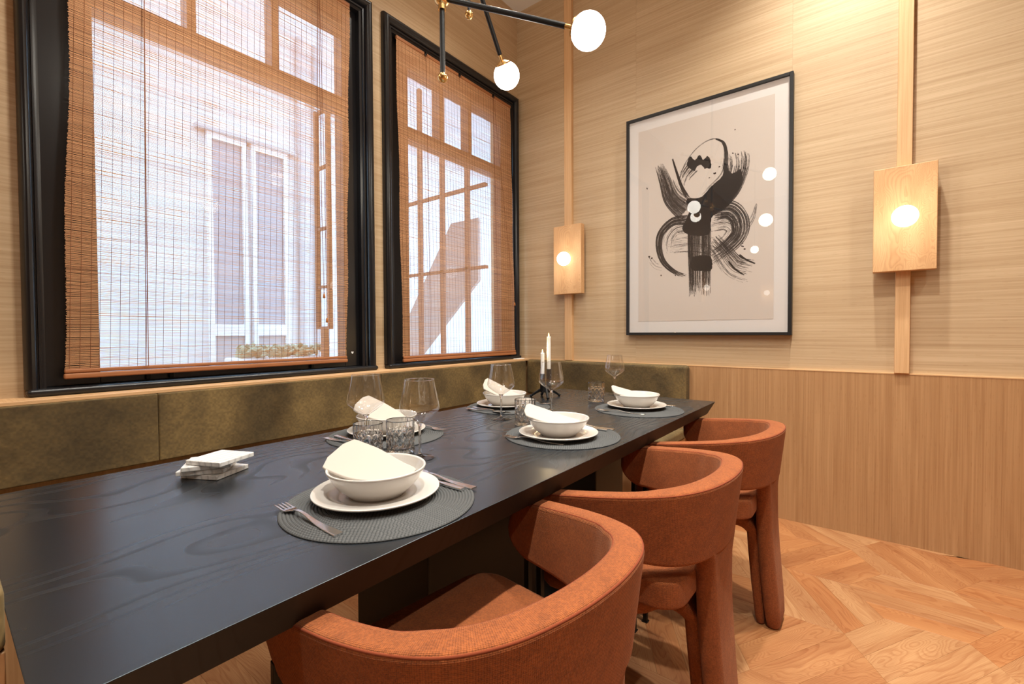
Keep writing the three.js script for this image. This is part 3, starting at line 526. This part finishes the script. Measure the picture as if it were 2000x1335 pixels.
SETTINGS.forEach(([mx, mz, px, pz, turn, k, words], i) => {
  const at = (dx, dz, y) => [mx + Math.cos(turn) * dx + Math.sin(turn) * dz, y, mz - Math.sin(turn) * dx + Math.cos(turn) * dz];
  single('placemat', matG, M.mat, 'round grey braided placemat ' + words, 'placemat', [mx, TOP, mz], i * 1.3, 'round placemats on the table');
  single('dinner_plate', plateGeo, M.china, 'round white rimmed dinner plate ' + words, 'plate', [px, TOP + 0.0038, pz], i, 'white plates on the placemats');
  single('bowl', bowlGeo, M.china, 'deep white bowl ' + words, 'bowl', [px, TOP + 0.0038 + 0.006, pz], i * 0.7, 'white bowls on the plates');
  const [nx, nz, ny, np, nr] = NAP[k];
  const n = single('napkin', napG, M.paper, 'folded white napkin standing in the bowl ' + words, 'napkin', [px + nx, TOP + 0.0098 + (k > 2 ? 0.058 : 0.053), pz + nz], 0, 'folded napkins in the bowls');
  n.rotation.set(nr, ny, np, 'YZX');
  const put = (name, make, label, cat, pos, rot, group) => { if (!proto[name]) { const t = thing(name, label, cat, pos, rot, group); make(t); proto[name] = t; } else copy(proto[name], name, label, pos, rot); };
  const ym = TOP + 0.0038;
  // the diner faces the table's middle: fork on the diner's left, knife and spoon on the right
  put('fork', forkParts, 'steel fork left of the plate ' + words, 'fork', at(-0.115, 0.148, ym), turn + R([0, 8, 6, 4, 0][i]), 'steel forks');
  put('knife', knifeParts, 'steel knife right of the plate ' + words, 'knife', at(-0.115, -0.136, ym), turn + R([1, 0, 0, -2, 0][i]), 'steel knives');
  put('spoon', spoonParts, 'steel spoon right of the knife ' + words, 'spoon', at(-0.095, -0.157, ym), turn + R([2, 3, 2, 1, 3][i]), 'steel spoons');
});

// ---------------------------------------------------------------- glasses
function glassParts(t) {
  part('foot', lathe([[0, 0], [0.039, 0], [0.0402, 0.0009], [0.0392, 0.0019], [0.024, 0.0036], [0.010, 0.0066], [0.0052, 0.0120], [0, 0.0125]], 64), M.glass, t);
  part('stem', lathe([[0, 0.011], [0.0050, 0.0118], [0.0038, 0.0200], [0.0035, 0.0600], [0.0039, 0.0860], [0.0062, 0.0950], [0.0100, 0.0990], [0, 0.1000]], 40), M.glass, t);
  const c = new THREE.SplineCurve([[0.0060, 0.0985], [0.018, 0.1052], [0.036, 0.1170], [0.0495, 0.1288], [0.0544, 0.1365], [0.0546, 0.1450], [0.0524, 0.1590], [0.0478, 0.1830], [0.0408, 0.2196]].map(([x, y]) => new THREE.Vector2(x, y)));
  part('bowl', lathe(c.getPoints(48).map((p) => [p.x, p.y]), 72), M.thinGlass, t);
  part('rim', new THREE.TorusGeometry(0.0408, 0.0006, 8, 72).rotateX(Math.PI / 2).translate(0, 0.2196, 0), M.glass, t);
}
let glass0 = null;
const G4 = 'stemmed wine glasses';
for (const [x, z, words] of [[1.357, 2.219, 'tall stemmed wine glass in front of the two near tumblers, behind the nearest bowl'], [1.152, 2.252, 'tall stemmed wine glass left of the two near tumblers, bench side'], [1.178, 1.644, 'tall stemmed wine glass in front of the bench side setting beside the candles'], [1.262, 1.405, 'tall stemmed wine glass in front of the candles, behind the middle bowl'], [1.225, 0.705, 'farthest stemmed wine glass, before the olive back on the picture wall']])
  if (!glass0) { glass0 = thing('wine_glass', words, 'wine glass', [x, TOP, z], 0, G4); glassParts(glass0); } else copy(glass0, 'wine_glass', words, [x, TOP + (x === 1.152 ? 0.0046 : 0), z], x * 9);
const tumblerGeo = (() => {
  const SEG = 144, HN = 60, H = 0.098, pos = [], idx = [];
  const cut = (a, y) => { // crossing V grooves, a fan of cuts below the plain lip
    const s = a / (2 * Math.PI) * 12, yy = (y - 0.006) / 0.066; if (yy < 0 || yy > 1) return 0;
    const top = smooth(1.0, 0.92, yy) * smooth(0, 0.05, yy), tri = (v) => Math.abs(v - Math.floor(v) - 0.5) * 2;
    const A = tri(s + yy * 2.0), B = tri(s - yy * 2.0), C = tri(s * 2 + 0.25);
    return top * (0.0022 * smooth(0.35, 1, A) + 0.0022 * smooth(0.35, 1, B) + 0.0008 * smooth(0.5, 1, C) * smooth(0.5, 0.1, Math.abs(yy - 0.45)));
  };
  const rows = []; // outer wall, then inner wall
  rows.push([0, 0.0006, 0], [0.036, 0.0, 0], [0.0388, 0.0018, 0]); for (let j = 0; j <= HN; j++) { const y = 0.004 + (H - 0.006) * j / HN; rows.push([0.0400 + 0.0010 * (y / H), y, 1]); }
  rows.push([0.0402, H - 0.0006, 0], [0.0394, H, 0], [0.0386, H - 0.0006, 0]); for (let j = 0; j <= 10; j++) rows.push([0.0383 - 0.0012 * j / 10, H - 0.003 - (H - 0.022) * j / 10, 0]); rows.push([0.034, 0.0145, 0], [0.026, 0.0125, 0], [0, 0.012, 0]);
  for (const [r, y, c] of rows) for (let i = 0; i <= SEG; i++) { const a = i / SEG * 2 * Math.PI, q = r - (c ? cut(a, y) : 0); pos.push(q * Math.cos(a), y, q * Math.sin(a)); }
  for (let j = 0; j + 1 < rows.length; j++) for (let i = 0; i < SEG; i++) { const a = j * (SEG + 1) + i, b = a + SEG + 1; idx.push(a, b, a + 1, a + 1, b, b + 1); }
  let g = new THREE.BufferGeometry(); g.setAttribute('position', new THREE.Float32BufferAttribute(pos, 3)); g.setIndex(idx); g = mergeVertices(g, 1e-6); return toCreasedNormals(g, 0.35);
})();
for (const [x, z, words] of [[1.236, 2.303, 'left one of the two cut glass tumblers behind the nearest bowl'], [1.270, 2.218, 'right one of the two cut glass tumblers behind the nearest bowl'], [1.322, 1.676, 'cut glass tumbler behind the napkin of the middle setting'], [1.262, 0.992, 'farthest cut glass tumbler, left of the farthest bowl']])
  single('tumbler', tumblerGeo, M.cutGlass, words, 'tumbler', [x, TOP, z], x * 5, 'cut glass tumblers');

// ---------------------------------------------------------------- coasters, candles
{
  const g = metreUV(new RoundedBoxGeometry(0.102, 0.0115, 0.102, 3, 0.0022)), words = ['lowest', 'second from the bottom', 'second from the top', 'topmost'];
  const P = [[1.055, 2.622, 28], [1.045, 2.635, 52], [1.050, 2.632, 62], [1.078, 2.618, 24]];
  P.forEach(([x, z, a], i) => { const m = single('coaster', g, M.marble, 'square grey white marble coaster, ' + words[i] + ' in the stack of four', 'coaster', [x, TOP + 0.0058 + i * 0.0117, z], R(a), 'stacked marble coasters'); });
}
{
  const t = thing('candle_holder', 'black candle holder with splayed feet beside the bench corner', 'candle holder', [0.985, TOP, 1.035]);
  part('socket', lathe([[0, 0.03], [0.0135, 0.03], [0.0135, 0.125], [0.0125, 0.128], [0.0105, 0.128], [0.0105, 0.118], [0, 0.118]], 28).translate(-0.012, 0, 0.012), M.blackMetal, t);
  part('socket', lathe([[0, 0.03], [0.0135, 0.03], [0.0135, 0.150], [0.0125, 0.153], [0.0105, 0.153], [0.0105, 0.143], [0, 0.143]], 28).translate(0.012, 0, -0.012), M.blackMetal, t);
  for (const [x, z] of [[-0.075, 0.03], [0.05, 0.055], [0.03, -0.085], [-0.06, -0.05]]) part('foot', merge([rod(V(x * 0.2, 0.05, z * 0.2), V(x, 0.008, z), 0.008, 0.006), ball(V(x, 0.008, z), 0.008, 14, 10)]), M.blackMetal, t);
  part('body', merge([rod(V(0, 0.03, 0), V(0, 0.062, 0), 0.026, 0.02)]), M.blackMetal, t);
  for (const [x, z, y0, h, words] of [[-0.012, 0.012, 0.1195, 0.118, 'short white taper candle with a small flame, left in the black holder'], [0.012, -0.012, 0.1445, 0.180, 'tall white taper candle with a small flame, right in the black holder']]) {
    const c = thing('candle', words, 'candle', [0.985 + x, TOP + y0, 1.035 + z], 0, 'lit taper candles');
    part('wax', lathe([[0, 0], [0.0100, 0], [0.0100, h - 0.002], [0.009, h], [0.005, h - 0.003], [0, h - 0.004]], 28), M.wax, c);
    part('flame', lathe([[0, h - 0.003], [0.0026, h + 0.001], [0.0042, h + 0.007], [0.0032, h + 0.014], [0.001, h + 0.020], [0, h + 0.022]], 16), M.flame, c);
    const p = new THREE.PointLight(new THREE.Color(1, 0.68, 0.32), 0.05, 0, 2); p.position.set(0, h + 0.012, 0.0); p.castShadow = true; p.shadow.radius = 0.3; c.add(p);
  }
}

// ---------------------------------------------------------------- wall lamps
function sconceParts(t) {
  part('board', metreUV(box(-0.1215, 0.1215, -0.26, 0.26, 0, 0.05, 0.003), 0.31, 0.15, true), M.figured, t);
  part('mount', new THREE.CylinderGeometry(0.03, 0.03, 0.012, 28).rotateX(Math.PI / 2).translate(0, 0, 0.054), M.brass, t);
  part('globe', ball(V(0, 0, 0.098), 0.052), M.wallGlow, t);
}
function sconceLight(x, y, z, dx = 0, dz = 1) { const p = new THREE.PointLight(new THREE.Color(1, 0.96, 0.87), SCONCE, 0, 2); p.position.set(x + dx * 0.098, y, z + dz * 0.098); p.castShadow = true; p.shadow.radius = 2.5; scene.add(p); }
const sconce0 = thing('wall_sconce', 'oak board wall lamp with a glowing globe, left of the picture', 'wall lamp', [0.530, 1.648, 0.0125], 0, 'oak board wall lamps'); sconceParts(sconce0); sconceLight(0.53, 1.648, 0.0125);
copy(sconce0, 'wall_sconce', 'oak board wall lamp with a glowing globe, right of the picture', [2.4735, 1.656, 0.0125], 0); sconceLight(2.4735, 1.656, 0.0125);
copy(sconce0, 'wall_sconce', 'oak board wall lamp behind the viewer on the window wall, mirrored in the picture', [0.001, 1.86, 5.35], R(90)); sconceLight(0.001, 1.86, 5.35, 1, 0);
copy(sconce0, 'wall_sconce', 'oak board wall lamp on the back wall, mirrored in the picture', [0.72, 1.86, ZE - 0.001], R(180)); sconceLight(0.72, 1.86, ZE - 0.001, 0, -1);

// ---------------------------------------------------------------- chandelier
{
  const t = thing('chandelier', 'black rod chandelier with brass joints and white globes over the table', 'chandelier', [1.08, CEIL, 1.858]);
  const O = V(1.08, CEIL, 1.858), L = (x, y, z) => V(x, y, z).sub(O), low = L(1.08, 2.342, 1.858), up = L(1.08, 2.807, 1.858), mid = L(1.08, 2.60, 1.858);
  const G = [[L(1.592, 2.105, 1.678), low], [L(1.036, 2.262, 1.42), up], [L(1.60, 2.55, 1.80), up], [L(0.772, 2.40, 2.385), mid]];
  part('canopy', lathe([[0, 0], [0.06, 0], [0.06, -0.012], [0.02, -0.03], [0, -0.03]], 40), M.brass, t);
  part('stem', rod(V(0, -0.02, 0), L(1.08, 2.06, 1.858), 0.0095), M.blackMetal, t);
  for (const h of [low, mid, up]) part('hub', merge([ball(h, 0.03), rod(h.clone().add(V(0, 0.045, 0)), h.clone().add(V(0, -0.045, 0)), 0.015)]), M.brass, t);
  part('brass_ball', ball(L(1.08, 2.05, 1.858), 0.019), M.brass, t);
  const dropA = L(1.068, 2.60, 1.70), dropB = L(1.068, 2.37, 1.70); part('drop_rod', rod(dropA, dropB, 0.006), M.blackMetal, t); part('brass_ball', ball(dropB, 0.017), M.brass, t);
  for (const [c, h] of G) {
    const d = c.clone().sub(h).normalize(), end = c.clone().addScaledVector(d, -0.085), back = h.clone().addScaledVector(d, -0.34);
    part('rod', rod(back, end, 0.0095), M.blackMetal, t);
    part('brass_ball', ball(back, 0.019), M.brass, t);
    part('socket', merge([rod(end, c.clone().addScaledVector(d, -0.05), 0.008), rod(c.clone().addScaledVector(d, -0.062), c.clone().addScaledVector(d, -0.052), 0.012, 0.033, 28), rod(c.clone().addScaledVector(d, -0.052), c.clone().addScaledVector(d, -0.046), 0.0345, 0.0345, 28)]), M.brass, t);
    part('globe', ball(c, 0.058, 40, 28), M.glow, t);
    const p = new THREE.PointLight(LAMP_COLOR, GLOBE, 0, 2); p.position.copy(c); p.castShadow = true; p.shadow.radius = 2.8; t.add(p);
  }
}
{
  const t = thing('pendant_lamp', 'white globe pendant lamp behind the viewer, mirrored in the picture', 'pendant lamp', [0.88, CEIL, 5.15]);
  part('cord', rod(V(0, 0, 0), V(0, -1.30, 0), 0.004), M.blackMetal, t); part('globe', ball(V(0, -1.357, 0), 0.06), M.glow, t);
  const p = new THREE.PointLight(LAMP_COLOR, GLOBE, 0, 2); p.position.set(0, -1.357, 0); p.castShadow = true; p.shadow.radius = 3; t.add(p);
}

// ---------------------------------------------------------------- framed picture
{
  const t = thing('framed_picture', 'large framed abstract black brushstroke picture under glass', 'picture', [0, 0, -0.0195]);
  const X0 = 0.99, X1 = 1.992, Y0 = 1.074, Y1 = 2.566, B = 0.019, D = 0.045;
  for (const [a, b, c, d] of [[X0, X0 + B, Y0, Y1], [X1 - B, X1, Y0, Y1], [X0 + B, X1 - B, Y1 - B, Y1], [X0 + B, X1 - B, Y0, Y0 + B]]) part('frame_bar', box(a, b, c, d, 0, D, 0.002), M.frameBlack, t);
  part('passe_partout', box(X0 + B, X1 - B, Y0 + B, Y1 - B, 0.004, 0.030), std({ color: 0xdcd7d4, roughness: 0.9 }), t);
  const W = 1000, H = 1580, cv = document.createElement('canvas'); cv.width = W; cv.height = H; const c = cv.getContext('2d'); c.fillStyle = '#cfc4bb'; c.fillRect(0, 0, W, H);
const ART = {"loop":[[337,456],[387,341],[476,246],[570,208],[632,224],[667,286],[677,376],[648,481],[580,547],[501,614]],"loopR":[[609,212],[662,253],[682,345],[673,455]],"fanR":[[758,348],[766,444],[744,533],[701,619],[611,699],[502,729]],"solid":[[673,407],[722,497],[780,478],[788,589],[745,659],[701,731],[588,792],[566,919],[471,923],[364,866],[413,731],[396,627],[501,630],[580,563],[656,499]],"leftfan":[[173,309],[226,458],[278,606],[388,727]],"leftfan2":[[244,462],[287,573],[372,673]],"bold":[[283,283],[320,410],[363,537],[413,630]],"zig":[[395,356],[423,299],[456,337],[492,304],[519,347],[551,327],[574,371],[574,425],[524,408],[501,383],[469,393],[456,420],[412,383]],"zigdrip":[[436,385],[387,441],[354,535]],"leftloop":[[405,788],[287,787],[192,868],[174,970],[210,1096],[306,1191],[398,1233]],"leftloopin":[[397,829],[305,841],[245,910],[236,995],[262,1084]],"trunk":[[491,876],[492,1074],[496,1241],[496,1398]],"block":[[442,1089],[574,1096],[578,1201],[512,1200],[431,1177]],"rloop":[[611,747],[716,765],[775,845],[776,948],[703,1033],[566,1115]],"rloop2":[[581,856],[687,856],[739,911],[688,999],[574,1051]],"mid":[[253,980],[406,981],[582,1019],[688,1096]],"br":[[581,970],[658,1076],[748,1197],[863,1246]],"b1":[[777,1102],[820,1141],[883,1178]],"b2":[[703,1145],[748,1205],[813,1258]],"flick":[[888,748],[860,851],[790,934],[717,971]],"lowl":[[84,1039],[148,1125],[228,1150]],"dots":[[743,180],[74,480],[93,1046],[115,1060],[799,1021],[802,1045],[812,1065],[793,1041],[607,469],[636,427],[598,470],[564,495],[765,366],[729,349],[209,481],[252,489],[193,1208],[309,1217],[532,415]]};
  const rr = rng(404);
  const spline = (p) => new THREE.CatmullRomCurve3(p.map(([x, y]) => V(x, y, 0)), false, 'centripetal');
  // a dry brush: many bristles, each laying down broken ink
  const brush = (p, w0, w1, n, cover, dry, tone = 30, lw = 2.4, sj = 0.08, ej = 0.12) => {
    const cu = spline(p), N = 90, P = cu.getSpacedPoints(N), T = P.map((_, i) => cu.getTangentAt(i / N));
    for (let b = 0; b < n; b++) {
      const q = (b + rr() * 0.8) / n - 0.5, load = rr(), start = rr() ** 1.5 * sj, end = 1 - rr() * ej, gap = vn(b * 0.45 + n, n, 4096, 4096, 9); let on = load < cover; const seed = rr() * 100;
      c.lineCap = 'round';
      for (let i = 1; i <= N; i++) {
        const s = i / N; if (s < start || s > end) continue;
        const ink = cover + 0.5 * (vn(s * 14 + seed, b * 0.35, 4096, 4096, 3) - 0.5) + (load - 0.5) * 0.5 + (gap - 0.5) * 0.9 - dry * s * 0.7; if (ink < 0.42) continue;
        const w = w0 + (w1 - w0) * s, a = P[i - 1], d = P[i], ta = T[i - 1], tb = T[i];
        c.strokeStyle = 'rgba(' + (tone + 6) + ',' + tone + ',' + (tone - 2) + ',' + clamp((ink - 0.3) * 2.2, 0.25, 1).toFixed(2) + ')'; c.lineWidth = lw * (0.6 + 0.9 * rr());
        c.beginPath(); c.moveTo(a.x - ta.y * q * w, a.y + ta.x * q * w); c.lineTo(d.x - tb.y * q * w, d.y + tb.x * q * w); c.stroke();
      }
    }
  };
  const fill = (p, smoothIt = true) => { c.fillStyle = '#211b19'; c.beginPath(); if (smoothIt) new THREE.CatmullRomCurve3(p.map(([x, y]) => V(x, y, 0)), true, 'centripetal').getPoints(120).forEach((q, i) => (i ? c.lineTo(q.x + (rr() - 0.5) * 5, q.y + (rr() - 0.5) * 5) : c.moveTo(q.x, q.y))); else p.forEach(([x, y], i) => (i ? c.lineTo(x, y) : c.moveTo(x, y))); c.fill(); };
  brush(ART.loop, 5, 13, 8, 0.6, 0.1, 40, 1.5, 0.02, 0.1); brush(ART.loopR, 8, 40, 18, 0.8, 0.05, 30, 2.2, 0.05, 0.05);
  brush(ART.fanR, 150, 150, 110, 0.66, -0.45, 30, 1.9, 0.50, 0.02); brush(ART.leftfan, 70, 150, 80, 0.56, -0.3, 34, 1.7, 0.34, 0.02); brush(ART.leftfan2, 110, 150, 60, 0.46, -0.3, 50, 1.5, 0.4, 0.02); brush(ART.bold, 8, 30, 14, 0.95, 0);
  fill(ART.solid); brush(ART.zigdrip, 120, 80, 56, 0.56, 0.6, 30, 1.8, 0.05, 0.7); fill(ART.zig);
  brush(ART.leftloop, 76, 26, 44, 0.76, 0.1, 30, 2.2, 0.05, 0.2); brush(ART.leftloopin, 140, 110, 70, 0.54, 0.45, 36, 1.8, 0.1, 0.5); brush(ART.mid, 120, 140, 70, 0.46, 0.2, 46, 1.5, 0.3, 0.4);
  brush(ART.trunk, 176, 160, 120, 0.74, 0.30, 30, 2, 0.05, 0.22); fill(ART.block);
  brush(ART.rloop, 140, 100, 90, 0.70, 0.25, 30, 2, 0.1, 0.3); brush(ART.rloop2, 110, 110, 70, 0.54, 0.3, 36, 1.7, 0.2, 0.4); brush(ART.br, 120, 190, 110, 0.56, 0.32, 36, 1.7, 0.25, 0.25); brush(ART.b1, 12, 8, 8, 0.9, 0.2); brush(ART.b2, 13, 8, 8, 0.9, 0.2);
  brush(ART.flick, 10, 80, 34, 0.40, 0.3, 80, 1.2, 0.1, 0.4); brush(ART.lowl, 40, 60, 24, 0.34, 0.3, 90, 1.3, 0.3, 0.4);
  c.fillStyle = '#2a1c18'; for (const [x, y] of ART.dots) { c.beginPath(); c.ellipse(x, y, 3 + 4 * rr(), 3 + 6 * rr(), rr() * 3, 0, 7); c.fill(); }
  const map = new THREE.CanvasTexture(cv); map.colorSpace = THREE.SRGBColorSpace;
  part('print', new THREE.BoxGeometry(0.824, 1.302, 0.0014).translate(1.487, 1.821, 0.0307), std({ map, roughness: 0.9 }), t);
  part('glazing', box(X0 + B, X1 - B, Y0 + B, Y1 - B, 0.036, 0.0385), M.pane, t);
}

// ---------------------------------------------------------------- small things on the sill
{
  const sh = new THREE.Shape(); sh.moveTo(0, -0.007); sh.bezierCurveTo(0.010, 0.000, 0.008, 0.009, 0.0035, 0.007); sh.bezierCurveTo(0.001, 0.006, 0, 0.004, 0, 0.003); sh.bezierCurveTo(0, 0.004, -0.001, 0.006, -0.0035, 0.007); sh.bezierCurveTo(-0.008, 0.009, -0.010, 0.000, 0, -0.007);
  const g = new THREE.ExtrudeGeometry(sh, { depth: 0.0006, bevelEnabled: false }).rotateY(Math.PI / 2);
  single('heart_sticker', g, M.white, 'tiny white heart sticker on the black window frame between the blinds', 'sticker', [-0.0275, 0.985, 1.541]);
  single('card', box(-0.02, 0.02, 0, 0.006, -0.05, 0.05, 0.002), M.white, 'small flat white card lying on the ledge end by the corner', 'card', [0.085, 0.8797, 0.085]);
}

scene.traverse((o) => { if (o.isMesh) { o.castShadow = o.receiveShadow = true; } });
renderer.render(scene, camera);
